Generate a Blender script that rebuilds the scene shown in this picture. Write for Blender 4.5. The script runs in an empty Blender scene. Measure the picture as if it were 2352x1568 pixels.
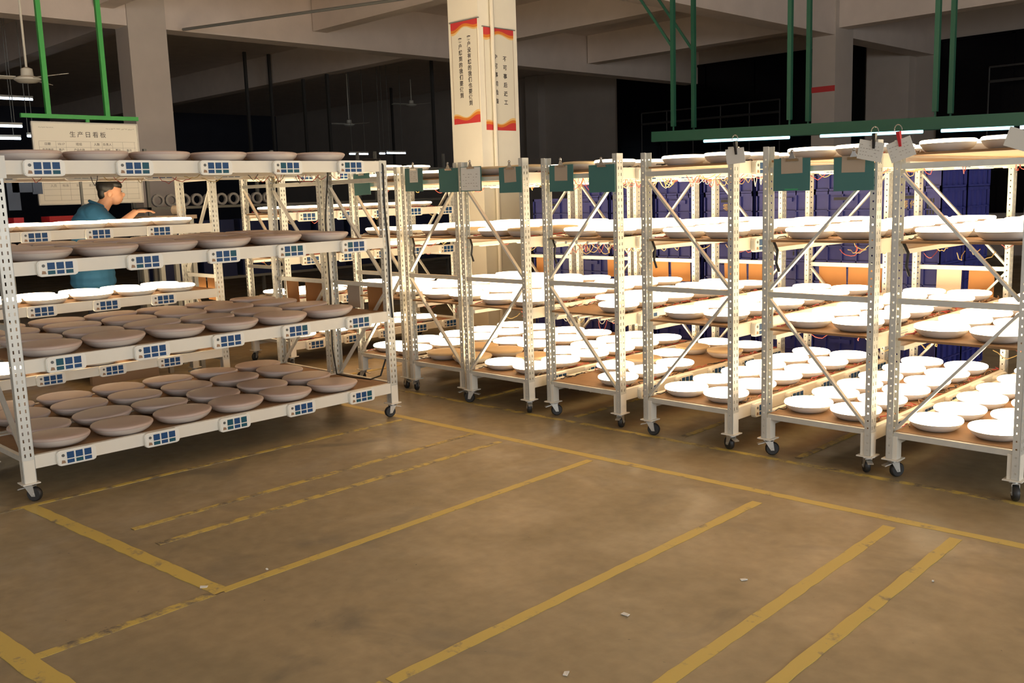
import bpy, bmesh, math, random
from mathutils import Vector, Matrix
random.seed(7)
S = bpy.context.scene
COL = S.collection
# ------------------------------------------------------------------ camera
F = 2190.168
PITCH, ROLL, YAW, CH = 0.152193, -0.032779, 0.7875, 1.55
cp, sp, cr, sr = math.cos(PITCH), math.sin(PITCH), math.cos(ROLL), math.sin(ROLL)
M3 = Matrix(((math.cos(YAW), -math.sin(YAW), 0), (math.sin(YAW), math.cos(YAW), 0), (0, 0, 1)))
_x, _u, _f = Vector((1, 0, 0)), Vector((0, sp, cp)), Vector((0, cp, -sp))
RX, RU, RF = M3 @ (cr * _x + sr * _u), M3 @ (-sr * _x + cr * _u), M3 @ _f
CAM = Vector((0, 0, CH))
cd = bpy.data.cameras.new('camera'); cam = bpy.data.objects.new('camera', cd); COL.objects.link(cam)
cd.sensor_width = 36; cd.lens = F / 2352 * 36; cd.clip_end = 200
mw = Matrix.Identity(4)
for i in range(3):
    mw[i][0], mw[i][1], mw[i][2], mw[i][3] = RX[i], RU[i], -RF[i], CAM[i]
cam.matrix_world = mw
S.camera = cam

def ray(px, py): return RX * (px - 1176) - RU * (py - 784) + RF * F
def at_x(px, py, X): d = ray(px, py); return CAM + d * (X / d.x)
def at_y(px, py, Y): d = ray(px, py); return CAM + d * (Y / d.y)
def at_z(px, py, z): d = ray(px, py); return CAM + d * ((z - CH) / d.z)

# ------------------------------------------------------------------ world, light, exposure
S.view_settings.view_transform = 'Standard'; S.view_settings.look = 'None'
S.view_settings.gamma = 1; S.view_settings.use_curve_mapping = False
S.view_settings.exposure = 0.28
W = bpy.data.worlds.new('world'); S.world = W; W.use_nodes = True
W.node_tree.nodes['Background'].inputs[0].default_value = (0.55, 0.6, 0.8, 1)
W.node_tree.nodes['Background'].inputs[1].default_value = 0.02
LAMP_POWER = 7.5
LAMP_COL = (1.0, 0.80, 0.52, 1)

XW1_, YW0_ = 9.0, -9.0      # the two walls behind the camera
def area_light(name, loc, sx, sy, energy, col, rot=(0, 0, 0)):
    l = bpy.data.lights.new(name, 'AREA'); l.shape = 'RECTANGLE'; l.size = sx; l.size_y = sy
    l.energy = energy; l.color = col
    o = bpy.data.objects.new(name, l); COL.objects.link(o); o.location = loc; o.rotation_euler = rot
    return o
# cool fill lights added at the walls behind the camera; their windows are assumed
area_light('window_daylight', (XW1_ - .12, 1.5, 2.4), 2.2, 12.0, 640, (0.93, 0.97, 1.0), (0, math.pi / 2, 0))
area_light('window_daylight', (-2.0, YW0_ + .12, 2.4), 10.0, 2.2, 190, (0.93, 0.97, 1.0), (math.pi / 2, 0, 0))

# ------------------------------------------------------------------ materials
def mat(name, col, rough=0.5, metal=0.0, noise=0.0, nscale=8.0, emit=None, estr=0.0, bump=0.0, bscale=60.0, spec=0.5, rnoise=0.0):
    m = bpy.data.materials.new(name); m.use_nodes = True
    nt = m.node_tree; b = nt.nodes['Principled BSDF']
    c4 = (*col, 1)
    b.inputs['Base Color'].default_value = c4
    b.inputs['Roughness'].default_value = rough; b.inputs['Metallic'].default_value = metal
    b.inputs['Specular IOR Level'].default_value = spec
    if noise or rnoise or bump:
        tc = nt.nodes.new('ShaderNodeTexCoord')
        n = nt.nodes.new('ShaderNodeTexNoise'); n.inputs['Scale'].default_value = nscale; n.inputs['Detail'].default_value = 6
        nt.links.new(tc.outputs['Object'], n.inputs['Vector'])
        if noise:
            mx = nt.nodes.new('ShaderNodeMix'); mx.data_type = 'RGBA'
            mx.inputs[6].default_value = tuple(max(0, c * (1 - noise)) for c in col) + (1,)
            mx.inputs[7].default_value = tuple(min(1, c * (1 + noise)) for c in col) + (1,)
            nt.links.new(n.outputs['Fac'], mx.inputs[0]); nt.links.new(mx.outputs[2], b.inputs['Base Color'])
        if rnoise:
            mr = nt.nodes.new('ShaderNodeMapRange')
            mr.inputs[1].default_value = .3; mr.inputs[2].default_value = .7
            mr.inputs[3].default_value = rough - rnoise; mr.inputs[4].default_value = rough + rnoise
            nt.links.new(n.outputs['Fac'], mr.inputs[0]); nt.links.new(mr.outputs[0], b.inputs['Roughness'])
        if bump:
            n2 = nt.nodes.new('ShaderNodeTexNoise'); n2.inputs['Scale'].default_value = bscale; n2.inputs['Detail'].default_value = 4
            nt.links.new(tc.outputs['Object'], n2.inputs['Vector'])
            bp = nt.nodes.new('ShaderNodeBump'); bp.inputs['Strength'].default_value = bump; bp.inputs['Distance'].default_value = .01
            nt.links.new(n2.outputs['Fac'], bp.inputs['Height']); nt.links.new(bp.outputs[0], b.inputs['Normal'])
    if emit:
        b.inputs['Emission Color'].default_value = (*emit[:3], 1); b.inputs['Emission Strength'].default_value = estr
    return m

def floor_mat():
    m = bpy.data.materials.new('painted_concrete_floor'); m.use_nodes = True
    nt = m.node_tree; N = nt.nodes; b = N['Principled BSDF']; L = nt.links.new
    tc = N.new('ShaderNodeTexCoord')
    def noise(sc, det=6, dist=0.0, stretch=None):
        n = N.new('ShaderNodeTexNoise'); n.inputs['Scale'].default_value = sc; n.inputs['Detail'].default_value = det
        n.inputs['Distortion'].default_value = dist
        if stretch:
            mp = N.new('ShaderNodeMapping'); mp.inputs['Scale'].default_value = stretch
            L(tc.outputs['Object'], mp.inputs[0]); L(mp.outputs[0], n.inputs['Vector'])
        else: L(tc.outputs['Object'], n.inputs['Vector'])
        return n
    def ramp(src, p0, p1, c0, c1):
        r = N.new('ShaderNodeValToRGB'); e = r.color_ramp.elements
        e[0].position = p0; e[0].color = (*c0, 1); e[1].position = p1; e[1].color = (*c1, 1)
        L(src, r.inputs[0]); return r
    def mix(fac, a, bb, mode='MIX'):
        x = N.new('ShaderNodeMix'); x.data_type = 'RGBA'; x.blend_type = mode
        if isinstance(fac, float): x.inputs[0].default_value = fac
        else: L(fac, x.inputs[0])
        L(a, x.inputs[6]); L(bb, x.inputs[7]); return x.outputs[2]
    base = ramp(noise(.9, 5, .6).outputs['Fac'], .3, .7, FLOOR_A, FLOOR_B)
    fine = ramp(noise(14, 8).outputs['Fac'], .3, .75, (.86, .86, .86), (1.12, 1.12, 1.12))
    c = mix(1.0, base.outputs[0], fine.outputs[0], 'MULTIPLY')
    stain = ramp(noise(1.7, 7, 1.2).outputs['Fac'], .57, .70, (0, 0, 0), (.6, .6, .6))
    dark = N.new('ShaderNodeRGB'); dark.outputs[0].default_value = (.13, .115, .085, 1)
    c = mix(stain.outputs[0], c, dark.outputs[0])
    spk = ramp(noise(38, 3).outputs['Fac'], .73, .76, (0, 0, 0), (.7, .7, .7))
    d2 = N.new('ShaderNodeRGB'); d2.outputs[0].default_value = (.06, .05, .035, 1)
    c = mix(spk.outputs[0], c, d2.outputs[0])
    L(c, b.inputs['Base Color'])
    rr = ramp(noise(2.2, 8, .8).outputs['Fac'], .35, .68, (.30, .30, .30), (.56, .56, .56))
    L(rr.outputs[0], b.inputs['Roughness'])
    bp = N.new('ShaderNodeBump'); bp.inputs['Strength'].default_value = .25; bp.inputs['Distance'].default_value = .004
    L(noise(26, 8, .4, (1, .5, 1)).outputs['Fac'], bp.inputs['Height']); L(bp.outputs[0], b.inputs['Normal'])
    b.inputs['Specular IOR Level'].default_value = .45
    return m

def line_mat(name, wear):
    m = bpy.data.materials.new(name); m.use_nodes = True
    nt = m.node_tree; N = nt.nodes; b = N['Principled BSDF']; L = nt.links.new
    tc = N.new('ShaderNodeTexCoord')
    n = N.new('ShaderNodeTexNoise'); n.inputs['Scale'].default_value = 9; n.inputs['Detail'].default_value = 9; n.inputs['Roughness'].default_value = .7
    L(tc.outputs['Object'], n.inputs['Vector'])
    r = N.new('ShaderNodeValToRGB'); e = r.color_ramp.elements
    e[0].position = wear - .06; e[0].color = (.27, .215, .12, 1); e[1].position = wear + .04; e[1].color = (.56, .42, .10, 1)
    k = r.color_ramp.elements.new(max(.01, wear - .14)); k.color = (.12, .1, .07, 1)
    L(n.outputs['Fac'], r.inputs[0]); L(r.outputs[0], b.inputs['Base Color'])
    b.inputs['Roughness'].default_value = .5
    return m

FLOOR_A, FLOOR_B = (.25, .20, .115), (.34, .265, .15)
MT = {}
MT['floor'] = floor_mat()
MT['line'] = line_mat('yellow_floor_paint', .40)
MT['line_worn'] = line_mat('worn_yellow_floor_paint', .50)
MT['concrete'] = mat('ceiling_plaster', (.72, .62, .55), .85, noise=.12, nscale=3, bump=.15, bscale=20)
MT['wall'] = mat('wall_plaster', (.40, .35, .31), .85, noise=.1, nscale=2)
MT['wall_dark'] = mat('dark_curtain_wall', (.035, .037, .055), .9, noise=.3, nscale=1)
MT['column'] = mat('column_plaster', (.88, .83, .70), .7, noise=.06, nscale=4)
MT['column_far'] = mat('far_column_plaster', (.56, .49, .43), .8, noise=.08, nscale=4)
MT['galv'] = mat('galvanised_steel', (.60, .60, .55), .42, .35, noise=.10, nscale=25)
MT['cream'] = mat('cream_painted_steel', (.74, .70, .60), .45, .0, noise=.05, nscale=9)
MT['board'] = mat('brown_fibreboard', (.29, .16, .07), .7, noise=.2, nscale=14)
MT['black'] = mat('black_rubber', (.015, .015, .015), .5)
MT['zinc'] = mat('zinc_plate', (.55, .54, .50), .35, .7)
MT['box'] = mat('ivory_plastic', (.78, .76, .68), .35)
MT['pane'] = mat('blue_display_window', (.012, .06, .17), .45, spec=.3)
MT['pane_teal'] = mat('teal_display_window', (.008, .08, .12), .45, spec=.3)
MT['button'] = mat('dark_button', (.10, .10, .09), .4)
MT['logo'] = mat('brown_logo_print', (.30, .18, .10), .5)
MT['lampbase'] = mat('white_lamp_base', (.66, .63, .58), .35)
MT['lampoff'] = mat('unlit_lamp_cover', (.50, .39, .335), .40, noise=.05, nscale=5)
MT['lampoffbase'] = mat('unlit_lamp_rim', (.62, .56, .51), .28)
MT['lampoff_warm'] = mat('unlit_opal_cover', (.62, .48, .28), .4)
MT['lampon'] = mat('lit_lamp_cover', (.85, .8, .7), .4, emit=LAMP_COL, estr=LAMP_POWER)
MT['green'] = mat('green_clipboard', (.045, .155, .145), .5, noise=.06, nscale=6)
MT['kraft'] = mat('kraft_card', (.40, .33, .25), .8, noise=.08)
MT['orange_card'] = mat('brown_cardboard', (.36, .165, .05), .8, noise=.12, nscale=6)
MT['pale_card'] = mat('pale_cardboard', (.62, .50, .36), .8, noise=.08)
MT['paper'] = mat('white_paper', (.72, .72, .67), .8)
MT['ink'] = mat('dark_ink', (.06, .05, .045), .7)
MT['greyink'] = mat('faded_ink', (.30, .27, .23), .7)
MT['chrome'] = mat('steel_clip', (.55, .53, .5), .25, .9)
MT['red'] = mat('red_plastic', (.55, .02, .03), .4)
MT['blackp'] = mat('black_plastic', (.02, .02, .02), .4)
MT['crate'] = mat('blue_crate_plastic', (.026, .032, .19), .38, noise=.1, nscale=5)
MT['cratetext'] = mat('yellow_stencil', (.55, .40, .12), .6)
MT['greenpaint'] = mat('bright_green_paint', (.045, .33, .07), .45)
MT['darkgreen'] = mat('dark_green_paint', (.015, .10, .06), .45)
MT['wb'] = mat('white_board_face', (.76, .72, .62), .35)
MT['wbframe'] = mat('board_frame', (.5, .48, .44), .4, .4)
MT['tube'] = mat('cool_fluorescent_tube', (.8, .85, 1), .4, emit=(.62, .80, 1.0), estr=7)
MT['tube_c'] = mat('cyan_fluorescent_tube', (.7, .9, 1), .4, emit=(.35, .85, 1.0), estr=2.2)
MT['glassdark'] = mat('night_window_glass', (.002, .002, .004), .25, spec=.2)
MT['frame_dark'] = mat('dark_window_frame', (.05, .048, .045), .6)
MT['pipe'] = mat('white_pipe', (.75, .70, .58), .4)
MT['banner'] = mat('cream_banner', (.78, .74, .62), .6)
MT['b_red'] = mat('banner_red', (.62, .05, .05), .6)
MT['b_orange'] = mat('banner_orange', (.72, .22, .03), .6)
MT['b_yellow'] = mat('banner_yellow', (.80, .52, .20), .6)
MT['skin'] = mat('skin', (.56, .29, .17), .5)
MT['hair'] = mat('black_hair', (.008, .007, .006), .45)
MT['shirt'] = mat('blue_cotton', (.015, .10, .20), .8, noise=.1, nscale=12)
MT['trousers'] = mat('dark_cloth', (.012, .013, .022), .85)
MT['cap'] = mat('pale_blue_cloth', (.45, .60, .70), .8)
MT['wood'] = mat('bench_wood', (.22, .16, .11), .6)
MT['navy'] = mat('navy_bin', (.012, .02, .075), .45)
MT['grey'] = mat('grey_steel', (.22, .22, .20), .5, .3)
MT['spool'] = mat('grey_plastic_ring', (.40, .38, .36), .35)
MT['cable_y'] = mat('yellow_wire', (.55, .40, .14), .5)
MT['cable_r'] = mat('red_wire', (.45, .06, .05), .5)
MT['cable_k'] = mat('black_wire', (.012, .012, .012), .5)
MT['blueprint'] = mat('dull_blue_sheet', (.10, .14, .22), .7)
MT['greencard'] = mat('green_label', (.05, .35, .15), .6)

# ------------------------------------------------------------------ mesh helpers
class MB:
    def __init__(s): s.v = []; s.f = []; s.m = []
    def quadbox(s, P, mi=0):
        o = len(s.v); s.v += [tuple(p) for p in P]
        for q in ((0, 3, 2, 1), (4, 5, 6, 7), (0, 1, 5, 4), (1, 2, 6, 5), (2, 3, 7, 6), (3, 0, 4, 7)):
            s.f.append(tuple(o + i for i in q)); s.m.append(mi)
        return s
    def box(s, x0, x1, y0, y1, z0, z1, mi=0):
        return s.quadbox([(x0, y0, z0), (x1, y0, z0), (x1, y1, z0), (x0, y1, z0), (x0, y0, z1), (x1, y0, z1), (x1, y1, z1), (x0, y1, z1)], mi)
    def bar(s, a, b, w, h, mi=0, up=(0, 0, 1)):
        a, b = Vector(a), Vector(b); d = (b - a).normalized(); up = Vector(up)
        if abs(d.dot(up)) > .98: up = Vector((1, 0, 0))
        x = d.cross(up).normalized() * w / 2; y = x.cross(d).normalized() * h / 2
        return s.quadbox([a - x - y, a + x - y, b + x - y, b - x - y, a - x + y, a + x + y, b + x + y, b - x + y], mi)
    def tube(s, pts, r, n=6, mi=0, caps=True):
        pts = [Vector(p) for p in pts]; o = len(s.v); ref = None
        rr = r if isinstance(r, (list, tuple)) else [r] * len(pts)
        for i, p in enumerate(pts):
            d = (pts[min(i + 1, len(pts) - 1)] - pts[max(i - 1, 0)]).normalized()
            if ref is None: ref = Vector((0, 0, 1)) if abs(d.z) < .9 else Vector((1, 0, 0))
            x = d.cross(ref).normalized(); y = x.cross(d).normalized(); ref = y
            for k in range(n):
                t = 2 * math.pi * k / n
                s.v.append(tuple(p + (x * math.cos(t) + y * math.sin(t)) * rr[i]))
        for i in range(len(pts) - 1):
            for k in range(n):
                a = o + i * n + k; b = o + i * n + (k + 1) % n
                s.f.append((a, b, b + n, a + n)); s.m.append(mi)
        if caps:
            s.f.append(tuple(o + k for k in reversed(range(n)))); s.m.append(mi)
            s.f.append(tuple(o + (len(pts) - 1) * n + k for k in range(n))); s.m.append(mi)
        return s
    def lathe(s, prof, n=32, mi=0, c=(0, 0, 0), axis='z'):
        o = len(s.v)
        def P(r, z, t):
            a, b = r * math.cos(t), r * math.sin(t)
            if axis == 'z': return (c[0] + a, c[1] + b, c[2] + z)
            if axis == 'x': return (c[0] + z, c[1] + a, c[2] + b)
            return (c[0] + b, c[1] + z, c[2] + a)
        for r, z in prof:
            for k in range(n): s.v.append(P(r, z, 2 * math.pi * k / n))
        for i in range(len(prof) - 1):
            for k in range(n):
                a = o + i * n + k; b = o + i * n + (k + 1) % n
                s.f.append((a, b, b + n, a + n)); s.m.append(mi)
        s.f.append(tuple(o + k for k in reversed(range(n)))); s.m.append(mi)
        s.f.append(tuple(o + (len(prof) - 1) * n + k for k in range(n))); s.m.append(mi)
        return s
    def prism(s, poly, y0, y1, mi=0, plane='xz'):
        o = len(s.v); n = len(poly)
        for y in (y0, y1):
            for a, b in poly: s.v.append((a, y, b) if plane == 'xz' else ((y, a, b) if plane == 'yz' else (a, b, y)))
        s.f.append(tuple(o + k for k in range(n))); s.m.append(mi)
        s.f.append(tuple(o + n + k for k in reversed(range(n)))); s.m.append(mi)
        for k in range(n):
            s.f.append((o + k, o + n + k, o + n + (k + 1) % n, o + (k + 1) % n)); s.m.append(mi)
        return s
    def mesh(s, name, mats, smooth=False):
        me = bpy.data.meshes.new(name); me.from_pydata(s.v, [], s.f)
        for m in (mats if isinstance(mats, (list, tuple)) else [mats]): me.materials.append(MT[m])
        me.polygons.foreach_set('material_index', s.m)
        bm = bmesh.new(); bm.from_mesh(me); bmesh.ops.recalc_face_normals(bm, faces=bm.faces); bm.to_mesh(me); bm.free()
        if smooth:
            me.polygons.foreach_set('use_smooth', [True] * len(me.polygons))
            me.set_sharp_from_angle(angle=math.radians(40))
        me.update(); return me

def obj(name, me, parent=None, loc=(0, 0, 0), rot=(0, 0, 0)):
    o = bpy.data.objects.new(name, me); COL.objects.link(o)
    o.location = loc; o.rotation_euler = rot
    if parent: o.parent = parent
    return o
def tag(o, label, cat, group=None):
    o['label'] = label; o['category'] = cat
    if group: o['group'] = group
    return o
def thing(name, label, cat, loc=(0, 0, 0), rz=0, group=None):
    return tag(obj(name, None, None, loc, (0, 0, rz)), label, cat, group)
def struct(name, me, parent=None, loc=(0, 0, 0)):
    o = obj(name, me, parent, loc)
    if not parent: o['kind'] = 'structure'
    return o
def text_mesh(name, body, size, m, spacing=1.0, align='CENTER', bold=0.0):
    c = bpy.data.curves.new(name, 'FONT'); c.body = body; c.size = size; c.align_x = align; c.align_y = 'TOP'
    c.space_line = spacing; c.extrude = .0004; c.offset = bold; c.resolution_u = 3
    t = bpy.data.objects.new(name, c); COL.objects.link(t)
    dg = bpy.context.evaluated_depsgraph_get(); dg.update()
    me = bpy.data.meshes.new_from_object(t.evaluated_get(dg))
    bpy.data.objects.remove(t); bpy.data.curves.remove(c)
    me.materials.clear(); me.materials.append(MT[m]); me.name = name
    return me
FACE_NY = (math.pi / 2, 0, 0)              # text lying in a plane that faces -Y
FACE_PX = (math.pi / 2, 0, math.pi / 2)    # ... that faces +X

# ------------------------------------------------------------------ room shell
XW0, XW1, YW0, YW1, ZC = -34.0, 9.0, -9.0, 21.0, 4.95
floor = struct('floor', MB().box(XW0, XW1, YW0, YW1, -.2, 0).mesh('floor', 'floor'))
struct('ceiling', MB().box(XW0, XW1, YW0, YW1, ZC, ZC + .2).mesh('ceiling', 'concrete'))
struct('wall_back', MB().box(XW0, XW1, YW1, YW1 + .2, 0, ZC).mesh('wall_back', 'wall'))
struct('wall_left', MB().box(XW0 - .2, XW0, YW0, YW1, 0, ZC).mesh('wall_left', 'wall_dark'))
struct('wall_right', MB().box(XW1, XW1 + .2, YW0, YW1, 0, ZC).mesh('wall_right', 'wall'))
struct('wall_front', MB().box(XW0, XW1, YW0 - .2, YW0, 0, ZC).mesh('wall_front', 'wall'))
# ceiling beams
def beam(a, b, w, z0):
    return MB().box(min(a[0], b[0]) - (w / 2 if a[0] == b[0] else 0), max(a[0], b[0]) + (w / 2 if a[0] == b[0] else 0),
                    min(a[1], b[1]) - (w / 2 if a[1] == b[1] else 0), max(a[1], b[1]) + (w / 2 if a[1] == b[1] else 0), z0, ZC)
BEAMS = [((-14.28, YW0), (-14.28, YW1), .38, 4.17), ((-8.42, YW0), (-8.42, YW1), .38, 4.17), ((-1.5, YW0), (-1.5, YW1), .38, 4.17),
         ((-14.05, 9.65), (-8.62, 9.65), .28, 4.38), ((-14.05, 13.1), (-8.62, 13.1), .28, 4.38), ((-14.05, 16.8), (-8.62, 16.8), .34, 4.36),
         ((-8.22, 16.8), (-1.7, 16.8), .34, 4.30), ((-14.05, 6.0), (-8.62, 6.0), .28, 4.38), ((XW0, 6.6), (-14.45, 6.6), .34, 4.3),
         ((XW0, 12.5), (-14.45, 12.5), .3, 4.3), ((-8.22, 2.0), (-1.7, 2.0), .28, 4.38), ((-8.22, 8.0), (-1.7, 8.0), .34, 4.34)]
for i, (a, b, w, z0) in enumerate(BEAMS):
    struct('trim_%d' % (i + 1), beam(a, b, w, z0).mesh('ceiling_beam', 'concrete'))
# columns
def column(x1, y0, wx, wy, m, label):
    o = obj('column', MB().box(-wx, 0, 0, wy, 0, ZC - .01).mesh('column', m), None, (x1, y0, 0))
    return tag(o, label, 'column')
colB = column(-8.21, 7.795, .51, .625, 'column', 'square cream column with two red and orange slogan banners and a pipe')
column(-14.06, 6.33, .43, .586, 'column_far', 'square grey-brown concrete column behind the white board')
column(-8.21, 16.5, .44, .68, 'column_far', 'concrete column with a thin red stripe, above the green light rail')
# pipes on columns
tag(obj('drain_pipe', MB().tube([(0, 0, .0), (0, 0, ZC - .05)], .024, 8).mesh('pipe', 'pipe', True), None, (-8.165, 7.975, 0)), 'white pipe running up the banner column', 'pipe')
# far wall: pilasters and night windows
def px_wall(px, py): return at_y(px, py, YW1)
def window(n, x0, x1, z0, z1, nx, ny):
    f = MB()
    f.box(x0, x1, YW1 - .05, YW1 - .005, z0, z1)
    o = struct('window_%d' % n, f.mesh('window', 'glassdark'))
    fr = MB()
    for i in range(nx + 1):
        x = x0 + (x1 - x0) * i / nx; fr.box(x - .03, x + .03, YW1 - .08, YW1 - .05, z0, z1)
    for i in range(ny + 1):
        z = z0 + (z1 - z0) * i / ny; fr.box(x0, x1, YW1 - .08, YW1 - .05, z - .03, z + .03)
    obj('window_frame', fr.mesh('window_frame', 'glassdark'), o)
window(1, px_wall(1422, 160).x, -9.75, .9, 4.60, 5, 2)
window(2, -8.10, -1.0, .9, 4.42, 5, 2)
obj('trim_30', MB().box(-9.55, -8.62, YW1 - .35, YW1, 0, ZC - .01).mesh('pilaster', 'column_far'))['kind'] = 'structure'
obj('trim_31', MB().box(-19.9, -19.4, YW1 - .3, YW1, 0, ZC - .01).mesh('pilaster', 'wall'))['kind'] = 'structure'

def added_window_band(n, axis, c, half, z0, z1, k):
    m = MB(); g = MB()
    for i in range(k + 1):
        u = c - half + 2 * half * i / k
        if axis == 'x': m.box(XW1 - .08, XW1, u - .04, u + .04, z0, z1)
        else: m.box(u - .04, u + .04, YW0, YW0 + .08, z0, z1)
    for z_ in (z0, z1):
        if axis == 'x': m.box(XW1 - .08, XW1, c - half, c + half, z_ - .04, z_ + .04)
        else: m.box(c - half, c + half, YW0, YW0 + .08, z_ - .04, z_ + .04)
    struct('window_%d' % n, m.mesh('window', 'pipe'))  # made-up window frames, out of view, added to go with the fill lights
added_window_band(3, 'x', 1.5, 6.05, 1.25, 3.55, 8)
added_window_band(4, 'y', -2.0, 5.05, 1.25, 3.55, 7)

# floor markings (painted on the floor)
LZ = [0]
def fline(p, q, w, m):
    LZ[0] += .00015
    p, q = Vector((*p, 0)), Vector((*q, 0)); d = q - p; n = max(2, int(d.length / .06)); perp = Vector((-d.y, d.x, 0)).normalized()
    vs, fs = [], []
    for i in range(n + 1):
        c = p + d * i / n
        a = w / 2 * (1 + random.uniform(-.10, .10)); b = w / 2 * (1 + random.uniform(-.10, .10))
        for zz in (.0003, .0008 + LZ[0]):
            vs += [tuple(c - perp * a + Vector((0, 0, zz))), tuple(c + perp * b + Vector((0, 0, zz)))]
    for i in range(n):
        o = i * 4; fs += [(o + 2, o + 6, o + 7, o + 3), (o, o + 4, o + 6, o + 2), (o + 1, o + 3, o + 7, o + 5)]
    me = bpy.data.meshes.new('floor_line'); me.from_pydata(vs, [], fs); me.materials.append(MT[m])
    obj('floor_line', me, floor)
fline((-6.9, 4.12), (-.2, 4.285), .058, 'line')
fline((-7.2, 4.735), (-.4, 4.845), .045, 'line_worn')
fline((-1.66, 1.3), (-1.755, 4.14), .058, 'line')
fline((-2.345, 1.35), (-2.36, 1.72), .06, 'line')
fline((-2.36, 1.74), (-2.395, 4.07), .055, 'line')
fline((-3.44, .98), (-3.462, 1.70), .05, 'line_worn')
fline((-3.464, 1.74), (-3.533, 4.13), .05, 'line')
fline((-4.195, 1.81), (-4.255, 4.1), .045, 'line_worn')
fline((-4.49, 1.82), (-4.548, 4.14), .042, 'line_worn')
fline((-5.30, 1.4), (-5.25, 4.1), .038, 'line_worn')
fline((-1.40, 1.6), (-1.473, 4.17), .055, 'line')
fline((-5.30, 1.61), (-3.45, 1.735), .07, 'line')
fline((-6.2, .80), (-2.6, 1.03), .085, 'line')
for x in (-3.42, -4.32, -5.32, -2.62):
    fline((x, 4.9), (x - .03, 8.2), .045, 'line_worn')
fline((-7.05, 4.3), (-7.0, 7.4), .05, 'line_worn')
fline((-6.95, 1.2), (-6.9, 4.0), .05, 'line_worn')

# ------------------------------------------------------------------ trolleys
PW, PD = .035, .065      # post: width across the end, depth along the side
def post_mesh(h, sx):
    m = MB(); t = .0025; pitch = .04; n = int((h - .03) / pitch)
    xo = sx * PW / 2; xi = xo - sx * t; X0, X1 = min(xo, xi), max(xo, xi)
    sw = .0075; cols = (-.014, .014)
    edges = [-PD / 2, cols[0] - sw / 2, cols[0] + sw / 2, cols[1] - sw / 2, cols[1] + sw / 2, PD / 2]
    for a, b in ((0, 1), (2, 3), (4, 5)): m.box(X0, X1, edges[a], edges[b], 0, h)
    for a, b in ((1, 2), (3, 4)):
        z = 0
        for i in range(n):
            zs = .02 + i * pitch; m.box(X0, X1, edges[a], edges[b], z, zs); z = zs + .019
        m.box(X0, X1, edges[a], edges[b], z, h)
    for sy in (-1, 1):   # end flanges with one row of holes
        y0, y1 = sorted((sy * PD / 2, sy * (PD / 2 - t)))
        hs = .009
        for a, b in ((-PW / 2, -hs / 2), (hs / 2, PW / 2)): m.box(a, b, y0, y1, 0, h)
        z = 0
        for i in range(n):
            zs = .026 + i * pitch; m.box(-hs / 2, hs / 2, y0, y1, z, zs); z = zs + hs
        m.box(-hs / 2, hs / 2, y0, y1, z, h)
    return m
CACHE = {}
def cached(key, fn):
    if key not in CACHE: CACHE[key] = fn()
    return CACHE[key]

def box_mesh():   # socket box body, back at x=0, facing +X, long along Y
    m = MB(); hw, hh, c = .105, .0425, .018
    def loop(hw, hh, c): return [(-hw + c, -hh), (hw - c, -hh), (hw - c * .3, -hh + c * .3), (hw, -hh + c), (hw, hh - c), (hw - c * .3, hh - c * .3), (hw - c, hh), (-hw + c, hh), (-hw + c * .3, hh - c * .3), (-hw, hh - c), (-hw, -hh + c), (-hw + c * .3, -hh + c * .3)]
    m.prism(loop(hw, hh, c), 0, .024, plane='yz')
    m.prism(loop(hw - .004, hh - .004, c * .9), .024, .028, plane='yz')
    return m.mesh('socket_box', 'box')
PANES = [(-.036 + i * .047, .012, .038, .036) for i in range(3)] + [(-.036 + i * .047, -.022, .038, .020) for i in range(3)]
def panes_mesh(teal=False):
    m = MB()
    for y, z, w, h in PANES: m.box(.0275, .0295, y - w / 2, y + w / 2, z - h / 2, z + h / 2)
    return m.mesh('display_windows', 'pane_teal' if teal else 'pane')
def caster_mesh():
    m = MB()
    m.box(-.03, .03, -.03, .03, .094, .1)
    m.lathe([(.022, .086), (.022, .094)], 12)
    for s in (-1, 1):
        m.quadbox([(-.022, s * .017 - .0015, .088), (.026, s * .017 - .0015, .088), (.026, s * .017 + .0015, .088), (-.022, s * .017 + .0015, .088),
                   (.014, s * .017 - .0015, .03), (.034, s * .017 - .0015, .03), (.034, s * .017 + .0015, .03), (.014, s * .017 + .0015, .03)])
    m.box(-.022, .03, -.0185, .0185, .084, .088)
    m.tube([(.024, -.022, .0405), (.024, .022, .0405)], .006, 6)
    m.bar((-.02, 0, .078), (-.06, 0, .068), .03, .005)
    return m.mesh('caster', 'zinc')
def wheel_mesh():
    m = MB()
    m.lathe([(.012, -.015), (.034, -.015), (.039, -.010), (.0405, 0), (.039, .010), (.034, .015), (.012, .015)], 20, c=(0, 0, 0), axis='y')
    return m.mesh('wheel', 'black', True)

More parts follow.
